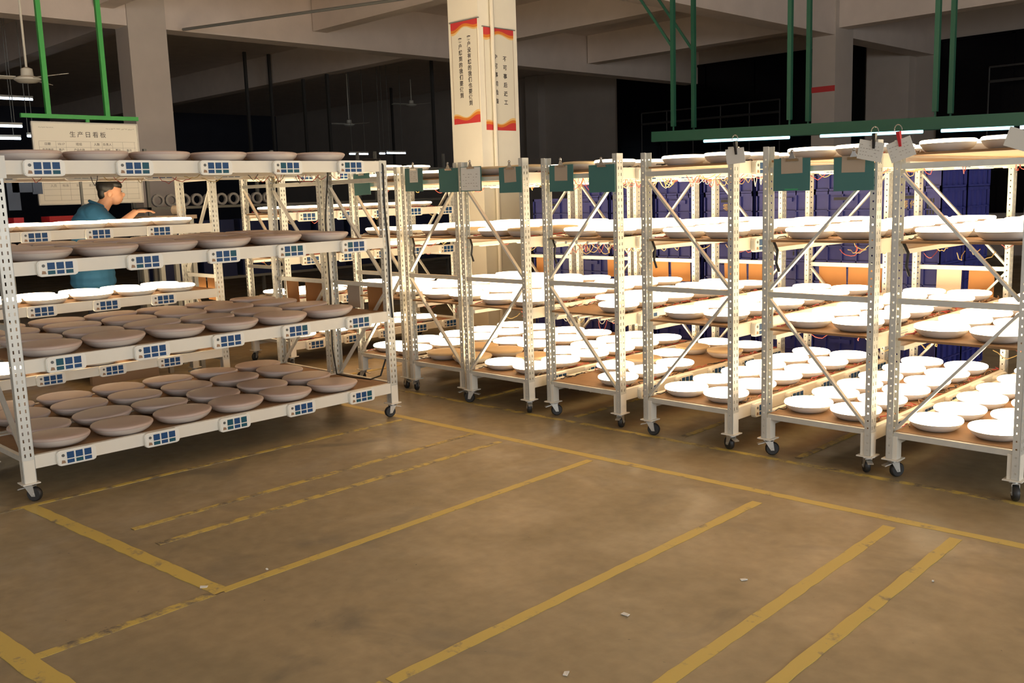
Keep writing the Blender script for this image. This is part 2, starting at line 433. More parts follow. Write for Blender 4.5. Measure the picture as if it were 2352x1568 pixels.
def make_trolley(cx, y0, L, Wd, levels, h, label, diag, nbox, first, step, group='lamp testing trolleys', rods=(), single_panes=False, beam_mat='cream', yaw=0.0, both_diag=None):
    """y0: near end; side with the socket boxes faces +X"""
    r = thing('lamp_trolley', label, 'trolley', (cx, y0, 0), yaw, group)
    xs = Wd / 2 - PW / 2
    for sx in (-1, 1):
        for yy in (PD / 2, L - PD / 2):
            obj('post', cached(('post', round(h, 3), sx), lambda: post_mesh(h - .108, sx).mesh('post', 'galv')), r, (sx * xs, yy, .108))
            pl = obj('foot_plate', cached('plate', lambda: MB().box(-.045, .045, -.045, .045, 0, .006).box(-.03, .03, -.028, .028, .006, .13).mesh('foot_plate', 'cream')), r, (sx * (xs - .01), yy, .1))
            c = obj('caster', cached('caster', caster_mesh), r, (sx * (xs - .01), yy, 0), (0, 0, random.uniform(0, 6.28)))
            obj('wheel', cached('wheel', wheel_mesh), c, (.024, 0, .0405))
    for z in levels:
        for sx in (-1, 1):
            xa, xb = sorted((sx * (Wd / 2), sx * (Wd / 2 - .03)))
            bm_ = MB().box(xa, xb, PD, L - PD, z - .036, z + .036)
            xa2, xb2 = sorted((sx * (Wd / 2 - .03), sx * (Wd / 2 - .055)))
            bm_.box(xa2, xb2, PD, L - PD, z - .036, z - .012)
            obj('side_beam', cached(('beam', L, Wd, sx, z), lambda: bm_.mesh('side_beam', beam_mat)), r)
        bd = MB().box(-Wd / 2 + .034, Wd / 2 - .034, .035, L - .035, z + BOARD_T - .012, z + BOARD_T)
        obj('shelf_board', bd.mesh('shelf_board', 'board'), r)
    for i, z in enumerate(rods):
        for k in range(6):
            x = -Wd / 2 + .09 + k * (Wd - .18) / 5
            obj('support_rod', cached(('rod', L), lambda: MB().tube([(0, .03, 0), (0, L - .03, 0)], .011, 8).mesh('support_rod', 'cream')), r, (x, 0, z))
    zc = (.235, .945, h - .13)
    for e, yy in enumerate((PD / 2 - .012, L - PD / 2 + .012)):
        for z in zc:
            obj('cross_bar', cached(('xbar', Wd), lambda: MB().box(-Wd / 2 + PW, Wd / 2 - PW, -.012, .012, -.015, .015).mesh('cross_bar', 'galv')), r, (0, yy, z))
        dg = diag if e == 0 else -diag
        a = Wd / 2 - PW - .004
        for (z0, z1, s0) in ((zc[0] + .03, zc[1] - .03, -dg), (zc[1] + .03, zc[2] - .04, dg)):
            obj('diagonal_brace', MB().bar((s0 * a, yy + (.004 if e == 0 else -.004), z0), (-s0 * a, yy + (.004 if e == 0 else -.004), z1), .014, .026, up=(0, 1, 0)).mesh('diagonal_brace', 'galv'), r)
    for z in levels:
        for k in range(nbox):
            b = obj('socket_box', cached('box', box_mesh), r, (Wd / 2 + .0005, first + k * step + random.uniform(-.01, .01), z - .006 + random.uniform(-.003, .003)))
            if single_panes:
                for i, (py_, pz, w_, h_) in enumerate(PANES):
                    tl = random.random() < .28
                    obj('display_window', cached(('pane', i > 2, tl), lambda: MB().box(.0275, .0295, -w_ / 2, w_ / 2, -h_ / 2, h_ / 2).mesh('display_window', 'pane_teal' if tl else 'pane')), b, (0, py_, pz))
            else:
                obj('display_windows', cached('panes', panes_mesh), b)
            obj('button', cached('btn', lambda: MB().lathe([(.0085, .0275), (.0085, .030)], 10, axis='x').mesh('button', 'button')), b, (0, -.075, .015))
            obj('logo_plate', cached('logo', lambda: MB().prism([(-.012, -.009), (.012, -.009), (.008, .006), (-.008, .009)], .0275, .029, plane='yz').mesh('logo_plate', 'logo')), b, (0, -.075, -.02))
    return r
BOARD_T = .030

ORD = ['first', 'second', 'third', 'fourth', 'fifth', 'sixth', 'seventh']
TL_LV = [.215, .732, 1.25, 1.775]
T_LV = [.222, .718, 1.222, 1.665]
trolL = make_trolley(-5.705, 1.62, 2.54, .70, TL_LV, 1.815, 'long trolley of unlit lamps with blue-windowed socket boxes facing the open floor', -1, 5, .27, .487, single_panes=True)
trolL2 = make_trolley(-6.475, 1.62, 2.54, .74, TL_LV, 1.815, 'trolley of unlit lamps standing close behind the front trolley of unlit lamps', -1, 5, .27, .487)
trolB1 = make_trolley(-7.80, 1.45, 2.56, .62, [.295, .812, 1.363, 1.86], 1.90, 'trolley of lit lamps just in front of the man in blue', 1, 5, .12, .475, beam_mat='cream')
trolB2 = make_trolley(-8.15, 4.80, 2.16, .72, [.20, .605, 1.01, 1.42, 1.80], 1.84, 'five-shelf trolley of lit lamps in front of the banner column', 1, 5, .28, .43)
TC = [-6.385, -5.665, -4.955, -4.175, -3.312, -2.492, -1.762]
TY = [4.80, 4.79, 4.76, 4.815, 4.79, 4.83, 4.85]
TH = [1.80, 1.80, 1.80, 1.79, 1.78, 1.77, 1.76]
TD = [-1, 1, -1, 1, -1, 1, -1]
EXTRA = ['with one clipboard on its end', 'with two green clipboards, its front lamps unlit', 'with two green clipboards, one covered by paper', 'with wires hanging between its shelves',
         'with one blank paper tag on its post', 'with two green clipboards and a written tag', 'with a written tag on each post']
TR = []
for i in range(7):
    TR.append(make_trolley(TC[i], TY[i], 2.14, .655, T_LV, TH[i], 'trolley %s, %s from the unlit-lamp trolley' % (EXTRA[i], ORD[i]), -TD[i], 5, .30, .41,
                           rods=(T_LV[0] - .0, T_LV[1], T_LV[2], T_LV[3]) if i == 3 else ()))

# ------------------------------------------------------------------ lamps
def lamp_meshes(R, cover):
    k = ('lamp', R, cover)
    if k not in CACHE:
        b = MB().lathe([(.62 * R, 0), (.70 * R, .002), (.86 * R, .017), (.955 * R, .034), (.985 * R, .043)], 40).mesh('lamp_base', 'lampoffbase' if cover == 'lampoff' else 'lampbase', True)
        c = MB().lathe([(.985 * R, .043), (R, .048), (.998 * R, .053), (.975 * R, .0585), (.92 * R, .0615), (.6 * R, .0640), (.2 * R, .0648), (.01, .065)], 40).mesh('diffuser', cover, True)
        CACHE[k] = (b, c)
    return CACHE[k]
FAR = []
def lamp(x, y, z, R, cover, label, group, tilt=0.0, indiv=True):
    b, c = lamp_meshes(R, cover)
    if not indiv:
        FAR.append((x, y, z, R)); return
    a = random.uniform(0, 6.28); t = random.uniform(0, tilt)
    o = obj('ceiling_lamp', b, None, (x, y, z + math.sin(t) * R * .62), (t * math.cos(a), t * math.sin(a), 0))
    tag(o, label, 'lamp', group)
    obj('diffuser', c, o)
    return o
SH = ['bottom', 'second', 'third', 'top', 'top']
J = lambda s: random.uniform(-s, s)
# unlit lamps of the two left-hand trolleys
for (tx, nm, grp, ks) in ((-5.705, 'front trolley of unlit lamps', 'front', range(6)), (-6.475, 'rear trolley of unlit lamps', 'rear', range(6))):
    for li, z in enumerate(TL_LV):
        if grp == 'rear' and li == 3: continue
        for k in ks:
            for s in (1, -1):
                lamp(tx + s * .178 + J(.003), 1.62 + .25 + k * .37 + J(.006) + (.05 if grp == 'rear' else 0) + (.03 if s < 0 else 0), z + BOARD_T + .0005, .174, 'lampoff',
                     'unlit lamp, %s side, %s from cable end, %s shelf of %s' % ('socket-box' if s > 0 else 'blank', ORD[5 - k], SH[li], nm), 'unlit lamps, %s shelf, %s trolley' % (SH[li], grp), tilt=.05 if li in (0, 1) else .02)
# lit lamps in the row of trolleys
UNLIT = {(1, 0): {(0, 1), (0, -1), (1, 1), (1, -1)}, (2, 0): {(1, -1)}, (3, 0): {(4, -1), (4, 1), (2, -1)}, (1, 2): {(0, 1)}, (2, 2): {(0, 1), (1, 1)}, (2, 3): {(0, 1), (0, -1)}, (3, 3): {(0, -1)}, (1, 3): {(0, 1)}}
GAPS = {(3, 1): {(0, -1)}, (3, 0): {(0, -1), (3, 1)}}
RR = [.160, .158, .148, .138, .138, .1375, .136]
for ti in range(7):
    for li, z in enumerate(T_LV):
        R = RR[ti]; n = 6 if R < .15 else 5; step = .33 if R < .15 else .375
        for k in range(n):
            for s in (1, -1):
                if (k, s) in GAPS.get((ti, li), ()): continue
                off = (k, s) in UNLIT.get((ti, li), ())
                indiv = (li < 3 and (ti > 0 or k < 3)) or k < 2
                lamp(TC[ti] + s * (.148 if R < .15 else .158) + J(.005), TY[ti] + .215 + (R - .1375) + k * step + J(.012), z + BOARD_T + .0005, R, 'lampoff_warm' if off else 'lampon',
                     '%s lamp, %s side, %s from open end, %s shelf, %s trolley from unlit-lamp trolley' % ('unlit' if off else 'lit', 'socket-box' if s > 0 else 'blank', ORD[k], SH[li], ORD[ti]),
                     '%s lamps, %s shelf, %s trolley' % ('unlit' if off else 'lit', SH[li], ORD[ti]), tilt=.012, indiv=indiv or off)
for li, z in enumerate([.295, .812, 1.363]):
    for k in range(7):
        for s in (1, -1):
            lamp(-7.80 + s * .152 + J(.004), 1.45 + .22 + k * .345 + J(.01) - .08, z + BOARD_T + .0005, .157, 'lampon', 'lit lamp, %s from the cardboard end, %s shelf of the trolley before the man' % (ORD[6 - k], SH[li]), 'lit lamps, %s shelf, trolley before the man' % SH[li], tilt=.01, indiv=(s > 0 and k > 0))
for li, z in enumerate([.20, .605, 1.01, 1.42, 1.80]):
    for k in range(5):
        for s in (1, -1):
            lamp(-8.15 + s * .17 + J(.004), 4.80 + .24 + k * .385 + J(.01), z + BOARD_T + .0005, .157, 'lampon', 'lit lamp, %s from the open end, %s of the five-shelf trolley' % (ORD[k], ['bottom shelf', 'second shelf', 'third shelf', 'fourth shelf', 'top shelf'][li]), 'lit lamps of the five-shelf trolley, level %s' % ['one', 'two', 'three', 'four', 'five'][li], indiv=(s > 0 and li in (0, 2, 3)))
if FAR:
    m = MB()
    for x, y, z, R in FAR:
        m.lathe([(.62 * R, 0), (.86 * R, .017), (.985 * R, .043)], 24, 0, (x, y, z))
        m.lathe([(.985 * R, .043), (R, .048), (.975 * R, .0585), (.6 * R, .064), (.01, .065)], 24, 1, (x, y, z))
    o = obj('ceiling_lamps', m.mesh('ceiling_lamps', ['lampbase', 'lampon'], True))
    tag(o, 'remaining lit round ceiling lamps far back on the trolley shelves', 'lamps'); o['kind'] = 'stuff'

# ------------------------------------------------------------------ clipboards, tags, cardboard
def clip_mesh(): # bulldog clip, hangs over the bar, facing -Y
    m = MB(); m.quadbox([(-.038, -.006, -.022), (.038, -.006, -.022), (.038, .008, -.022), (-.038, .008, -.022), (-.034, -.014, -.008), (.034, -.014, -.008), (.034, .0, -.008), (-.034, .0, -.008)])
    m.prism([(-.022, -.010), (.022, -.010), (.008, .018), (.010, .034), (0, .042), (-.010, .034), (-.008, .018)], -.012, -.009)
    m.lathe([(.004, -.016), (.009, -.014), (.009, -.007), (.004, -.005)], 10, c=(0, 0, .030), axis='y')
    return m.mesh('bulldog_clip', 'chrome')
CL = [(0, -6.50, 1.765, -.03, None, 'green clipboard on the end of the first trolley of the row'),
      (1, -5.81, 1.778, .02, 'card_small', 'green clipboard with a square card, on the second trolley beside the first'),
      (1, -5.405, 1.761, 0, None, 'plain green clipboard without a card on the second trolley'),
      (2, -5.13, 1.762, 0, 'sheet', 'green clipboard almost covered by a written sheet on the third trolley'),
      (2, -4.73, 1.742, 0, 'card', 'green clipboard with a grey card on the third trolley'),
      (3, -4.304, 1.738, 0, 'card', 'green clipboard with a grey card on the trolley with hanging wires'),
      (3, -3.957, 1.724, 0, None, 'plain green clipboard on the trolley with hanging wires'),
      (5, -2.634, 1.698, .01, 'card_wide', 'green clipboard with a kraft card and a green label, on the sixth trolley'),
      (5, -2.284, 1.690, -.01, 'card_wide', 'green clipboard with a kraft card beside the written tag, on the sixth trolley')]
for (ti, x, zt, tl, kind, lab) in CL:
    y = TY[ti] - .014
    b = tag(obj('clipboard', MB().box(-.108, .108, -.003, .0, -.175, 0).mesh('clipboard', 'green'), None, (x, y, zt), (0, tl, J(.03))), lab, 'clipboard', 'clipboards on the trolley ends')
    if kind:
        w, h, dz, m_ = {'card_small': (.10, .105, -.002, 'paper'), 'card': (.115, .10, -.004, 'kraft'), 'sheet': (.20, .165, -.004, 'paper'), 'card_wide': (.125, .085, .004, 'kraft')}[kind]
        pc = obj('paper_card', MB().box(-w / 2, w / 2, -.0045, -.0034, dz - h, dz).mesh('paper_card', m_), b, (0, 0, 0), (0, J(.04), 0))
        if kind in ('sheet', 'card_small'):
            mk = MB()
            for q in range(5):
                zz = dz - h * (.3 + .13 * q); 
                for c_ in range(6):
                    if random.random() < .7: xx = -w * .4 + w * .8 * c_ / 6; mk.box(xx, xx + w * random.uniform(.04, .1), -.0048, -.0044, zz - .002, zz + .0015)
            obj('handwriting', mk.mesh('handwriting', 'greyink'), pc)
    if lab.startswith('green clipboard with a kraft card and a green'):
        obj('green_label', MB().box(-.04, .04, -.004, -.003, -.17, -.163).mesh('green_label', 'greencard'), b)
    obj('bulldog_clip', cached('clip', clip_mesh), b, (.005, -.002, .006))
def tag_sheet(x, z, w, h, y, rot, clampm, lab, lines):
    t = tag(obj('paper_tag', MB().box(-w / 2, w / 2, -.001, .001, -h, 0).mesh('paper_tag', 'paper'), None, (x, y, z), (.12, rot, J(.1))), lab, 'tag', 'paper tags on the trolley posts')
    if clampm:
        c = obj('clamp', MB().quadbox([(-.006, -.006, -.035), (.006, -.006, -.035), (.006, .006, -.035), (-.006, .006, -.035), (-.009, -.012, .04), (.009, -.012, .04), (.009, .012, .04), (-.009, .012, .04)]).mesh('clamp', clampm), t, (.01, 0, 0), (0, -rot * .6, 0))
        pts = [(.0 + .02 * math.cos(a), 0, .045 + .028 * math.sin(a)) for a in [math.pi * k / 8 for k in range(9)]]
        obj('wire_loop', MB().tube(pts, .0025, 5).mesh('wire_loop', 'chrome'), c)
    if lines:
        mk = MB()
        for q in range(4):
            for c_ in range(7):
                if random.random() < .75:
                    xx = -w * .42 + w * .8 * c_ / 7; zz = -h * (.25 + .17 * q); mk.box(xx, xx + w * random.uniform(.04, .09), -.0016, -.001, zz - .0012, zz + .001)
        obj('handwriting', mk.mesh('handwriting', 'greyink'), t)
YT = 4.775
tag_sheet(-2.950, 1.768, .125, .085, YT - .03, -.06, 'blackp', 'blank white paper tag on the post of the fifth trolley', False)
tag_sheet(-2.165, 1.760, .130, .098, YT - .01, .22, 'blackp', 'written paper tag with a black clamp on the sixth trolley', True)
tag_sheet(-2.040, 1.757, .130, .098, YT, -.30, 'red', 'written paper tag with a red clamp on the seventh trolley', True)
tag_sheet(-1.46, 1.765, .13, .09, YT, .35, None, 'grey paper tag on the outer post of the seventh trolley', False)
tt = tag(obj('paper_tag', MB().box(0, .001, -.045, .045, -.115, 0).mesh('paper_tag', 'paper'), None, (-5.352, 1.655, 1.835)), 'white paper tag on the top of the front unlit-lamp trolley post', 'tag')
# cardboard hung on the far ends
CB = [(3, -.14, .21, .20, 'orange_card'), (3, .10, .22, .20, 'orange_card'), (2, -.12, .24, .19, 'orange_card'), (2, .13, .2, .19, 'orange_card'), (4, -.13, .22, .22, 'orange_card'), (4, .13, .26, .23, 'orange_card'),
      (5, -.09, .17, .20, 'pale_card'), (5, .13, .17, .25, 'orange_card'), (1, .1, .2, .18, 'orange_card'), (0, -.1, .2, .18, 'orange_card')]
for k, (ti, dx, w, h, m_) in enumerate(CB):
    tag(obj('cardboard_sheet', MB().box(-w / 2, w / 2, 0, .004, -h, 0).mesh('cardboard_sheet', m_), None, (TC[ti] + dx, TY[ti] + 2.14 + .001, .952), (J(.01) + .012, J(.03), 0)),
        ('pale beige' if m_ == 'pale_card' else 'orange-brown') + ' cardboard sheet, %s one at the far end of the %s trolley' % ('socket-box side' if dx > 0 else 'blank side', ORD[ti]), 'cardboard', 'cardboard sheets on the trolley bars')
for (x, w, h, y, m_, who) in ((-5.83, .15, .19, 4.161, 'kraft', 'front'), (-5.56, .2, .23, 4.161, 'orange_card', 'front'), (-6.66, .17, .2, 4.161, 'orange_card', 'rear'), (-6.34, .26, .22, 4.161, 'orange_card', 'rear'), (-7.88, .13, .2, 4.011, 'orange_card', 'lit'), (-7.68, .2, .22, 4.011, 'orange_card', 'lit')):
    tag(obj('cardboard_sheet', MB().box(-w / 2, w / 2, 0, .004, -h, 0).mesh('cardboard_sheet', m_), None, (x, y, .952), (.012, J(.03), 0)),
        ('grey-brown' if m_ == 'kraft' else 'brown') + ' cardboard sheet, %s one at the end of the %s' % ('wider' if w > .18 else 'narrower', {'front': 'front unlit-lamp trolley', 'rear': 'rear unlit-lamp trolley', 'lit': 'trolley in front of the man'}[who]), 'cardboard', 'cardboard sheets on the trolley bars')

# ------------------------------------------------------------------ wires under the shelves
def wires(parent, L, Wd, zs, n, amp, mats=('cable_r', 'cable_y'), seed=1, y0=.1, y1=None):
    rnd = random.Random(seed); y1 = y1 or L - .1
    m = MB()
    for z in zs:
        for _ in range(n):
            x = rnd.uniform(-Wd / 2 + .05, Wd / 2 - .04); y = rnd.uniform(y0, y1); w = rnd.uniform(.05, .16); a = rnd.uniform(.3, 1) * amp
            ang = rnd.uniform(-.6, .6) + (1.57 if rnd.random() < .6 else 0); pts = []
            for k in range(7):
                t = k / 6; q = math.sin(math.pi * t)
                pts.append((x + math.cos(ang) * w * (t - .5) + rnd.uniform(-.006, .006), y + math.sin(ang) * w * (t - .5), z - .014 - a * q + rnd.uniform(-.006, .006)))
            m.tube(pts, .0022, 4, rnd.randrange(len(mats)))
    o = obj('wires', m.mesh('wires', list(mats)), parent); o['kind'] = 'stuff'
for i in range(7):
    if i == 3: wires(TR[3], 2.14, .655, T_LV[1:], 90, .09, ('cable_y', 'cable_r', 'cream'), 31)
    else: wires(TR[i], 2.14, .655, [z - .018 for z in T_LV[1:]], 12, .05, ('cable_r', 'cable_y'), 20 + i)
def edge_wires(parent, L, Wd, zs, seed):
    rnd = random.Random(seed); m = MB()
    for z in zs:
        for sx in (-1, 1):
            y = .08
            while y < L - .12:
                n = rnd.randint(4, 6); x = sx * (Wd / 2 - .055); pts = []
                for k in range(n): pts.append((x + rnd.uniform(-.018, .018), y + k * .028 + rnd.uniform(-.01, .01), z + BOARD_T + .004 + rnd.uniform(0, .014)))
                m.tube(pts, .0032, 4, rnd.randrange(3)); y += rnd.uniform(.05, .12)
    o = obj('loose_leads', m.mesh('loose_leads', ['cable_k', 'logo', 'cable_r']), parent); o['kind'] = 'stuff'
for i in range(7): edge_wires(TR[i], 2.14, .655, T_LV, 60 + i)
edge_wires(trolB2, 2.16, .72, [.20, .605, 1.01, 1.42], 70)
wires(trolL, 2.54, .70, [z - .03 for z in TL_LV[3:]], 22, .05, ('cable_r', 'cable_y', 'cable_k'), 5)
wires(trolB2, 2.16, .72, [.6, 1.0, 1.4], 10, .05, ('cable_r', 'cable_y'), 6)
# power cables on the near trolleys
obj('power_cable', MB().tube([(.12, 2.42, 1.815), (.22, 2.47, 1.83), (.33, 2.50, 1.822), (.355, 2.505, 1.78), (.357, 2.50, 1.5), (.358, 2.515, 1.2), (.358, 2.51, .9), (.357, 2.52, .72)], .006, 6).mesh('power_cable', 'cable_k'), trolL)
obj('power_cable', MB().tube([(-.30, 2.50, 1.79), (-.315, 2.46, 1.4), (-.305, 2.46, .9), (-.31, 2.45, .45), (-.2, 2.40, .27), (-.05, 2.42, .262), (.15, 2.45, .262), (.26, 2.46, .30), (.29, 2.49, .42)], .006, 6).mesh('power_cable', 'cable_k'), trolL)
for i in range(1, 7):
    obj('power_cable', MB().tube([(-.29, .06, T_LV[2] + .02), (-.26, .05, T_LV[2] - .03), (-.265, .045, T_LV[2] - .1), (-.25, .05, T_LV[2] - .15)], .008, 6).mesh('power_cable', 'cable_k'), TR[i])

# ------------------------------------------------------------------ blue crates behind the trolleys
CW, CD, CHH = .52, .50, .30
def crate_mesh():
    m = MB(); t = .02
    m.box(-CW / 2 + t, CW / 2 - t, t, CD - t, 0, .02)
    for x0, x1, y0, y1 in ((-CW / 2 + .02, CW / 2 - .02, .02, .026), (-CW / 2 + .02, CW / 2 - .02, CD - .026, CD - .02), (-CW / 2 + .02, -CW / 2 + .026, .02, CD - .02), (CW / 2 - .026, CW / 2 - .02, .02, CD - .02)):
        m.box(x0, x1, y0, y1, 0, CHH - .004)
    for z0, z1 in ((CHH - .03, CHH - .004), (.0, .016), (.13, .14)):
        m.box(-CW / 2, CW / 2, 0, .02, z0, z1); m.box(-CW / 2, CW / 2, CD - .02, CD, z0, z1)
        m.box(-CW / 2, -CW / 2 + .02, 0, CD, z0, z1); m.box(CW / 2 - .02, CW / 2, 0, CD, z0, z1)
    for k in range(5):
        x = -CW / 2 + .005 + k * (CW - .01) / 4
        m.box(x - .005, x + .005, 0, .02, 0, CHH - .004)
        y = .005 + k * (CD - .01) / 4
        m.box(CW / 2 - .02, CW / 2, y - .005, y + .005, 0, CHH - .004)
    m.box(-.09, .09, -.002, .02, CHH - .085, CHH - .05); 
    return m.mesh('crate', 'crate')
cm = crate_mesh()
hand = MB().box(-.075, .075, -.004, 0, CHH - .08, CHH - .056).mesh('hand_hole', 'black')
vents = MB()
for side in (-1, 1):
    for r_ in range(4):
        for c_ in range(5):
            x = side * (.10 + c_ * .022); vents.box(x - .006, x + .006, .017, .0195, .05 + r_ * .045, .085 + r_ * .045)
vents = vents.mesh('vent_slots', 'black')
stencil = text_mesh('stencil', '零件', .07, 'cratetext')
cx = -2.895 - CW / 2; stacks = []
while cx > -7.2:
    stacks.append((cx, 7.62)); cx -= CW + .03
stacks.insert(1, (-2.895 - CW / 2, 7.62 + CD + .02))
STK = ['the end stack', 'the stack behind the end stack'] + ['the %s stack from the end stack' % q for q in ('next', 'second', 'third', 'fourth', 'fifth', 'sixth', 'seventh', 'eighth', 'ninth')]
for si, (sx_, sy_) in enumerate(stacks):
    nlev = 6 if si < 8 else 5
    for lv in range(nlev):
        o = obj('plastic_crate', cm, None, (sx_ + J(.004), sy_ + J(.006), lv * CHH))
        tag(o, 'blue ribbed crate, level %s of %s behind the trolleys' % (['one', 'two', 'three', 'four', 'five', 'six'][lv], STK[si]) if not (si == 0 and lv == 4) else 'blue plastic crate with yellow stencilled characters and vent slots', 'crate', 'blue crates stacked behind the trolleys' if not (si == 0 and lv == 4) else None)
        if lv >= 3 and (si + lv) % 2 == 0:
            obj('hand_hole', hand, o)
            if si in (0, 3): obj('vent_slots', vents, o)
        if (si in (0, 4) and lv == 4): obj('stencil', stencil, o, (0, .0185, .205), FACE_NY)

# ------------------------------------------------------------------ banners on the column
def banner(parent, face, w, h, loc, colA, colB_, lab):
    root = tag(obj('slogan_banner', MB().prism([(-w / 2, -h / 2), (w / 2, -h / 2), (w / 2, h / 2), (-w / 2, h / 2)], -.004, 0).mesh('slogan_banner', 'banner'), None, loc, (0, 0, 0 if face == 'ny' else math.pi / 2)), lab, 'banner')
    def wave(y0, f, amp, mt, sign, off, d):
        n = 16; top = []; 
        for i in range(n + 1):
            u = i / n; x = -w / 2 + w * u
            top.append((x, sign * (h / 2 - y0 - amp * f(u))))
        edge = [(w / 2, sign * (h / 2 - off)), (-w / 2, sign * (h / 2 - off))]
        return MB().prism(top + edge, -.0045 - d, -.004).mesh('wave_print', mt)
    f1 = lambda u: .5 + .5 * math.sin(u * 7.2 + 1.0) * (1 - .35 * u) - .55 * max(0, u - .55)
    for sgn in (1, -1):
        g = f1 if sgn == 1 else (lambda u: f1(1 - u))
        obj('wave_print', wave(.065, g, .085, 'b_yellow', sgn, .0, .0004), root)
        obj('wave_print', wave(.055, g, .07, 'b_orange', sgn, .0, .0008), root)
        obj('wave_print', wave(.028, lambda u: g(u) * .85, .075, 'b_red', sgn, .0, .0012), root)
    for sx_ in (-1, 1):
        obj('border_line', MB().box(sx_ * (w / 2 - .008) - .002, sx_ * (w / 2 - .008) + .002, -.0048, -.004, -h / 2 + .1, h / 2 - .1).mesh('border_line', 'logo'), root)
    for txt, size, pitch, x_, z_ in (colA, colB_):
        for k, ch in enumerate(txt):
            obj('slogan_character', text_mesh('slogan_character', ch, size, 'ink', bold=.0015), root, (x_, -.0046, z_ - k * pitch), FACE_NY)
    obj('top_bar', MB().box(-w / 2 - .02, w / 2 + .03, -.012, 0, h / 2 - .006, h / 2 + .004).mesh('top_bar', 'grey'), root)
    return root
banner(colB, 'ny', .455, 1.165, (-8.446, 7.794, 2.982), ('客户没有想的我们也要做到', .062, .0665, .075, .405), ('客户想到的我们要做到', .062, .0695, -.075, .395), 'red and orange slogan banner with two full columns of black characters')
banner(colB, 'px', .49, 1.165, (-8.209, 8.112, 2.893), ('不可事后返工', .062, .100, .09, .27), ('宁可事前检查', .062, .100, -.06, .28), 'red and orange slogan banner partly covered by a white pipe')

# ------------------------------------------------------------------ man in blue and hooded worker
def ell(m, c, r, ry=0.0, rz=0.0, n=16, k=10):
    o = len(m.v); Rm = Matrix.Rotation(rz, 3, 'Z') @ Matrix.Rotation(ry, 3, 'Y'); c = Vector(c)
    for j in range(k + 1):
        ph = -math.pi / 2 + math.pi * j / k
        for i in range(n):
            th = 2 * math.pi * i / n
            m.v.append(tuple(c + Rm @ Vector((r[0] * math.cos(ph) * math.cos(th), r[1] * math.cos(ph) * math.sin(th), r[2] * math.sin(ph)))))
    for j in range(k):
        for i in range(n):
            a = o + j * n + i; b = o + j * n + (i + 1) % n
            m.f.append((a, b, b + n, a + n)); m.m.append(0)
def blend(name, m, mt, parent, vox, sm=6):
    o = obj(name, m.mesh(name, mt), parent)
    q = o.modifiers.new('merge', 'REMESH'); q.mode = 'VOXEL'; q.voxel_size = vox; q.use_smooth_shade = True
    q = o.modifiers.new('soft', 'SMOOTH'); q.factor = .5; q.iterations = sm
    return o
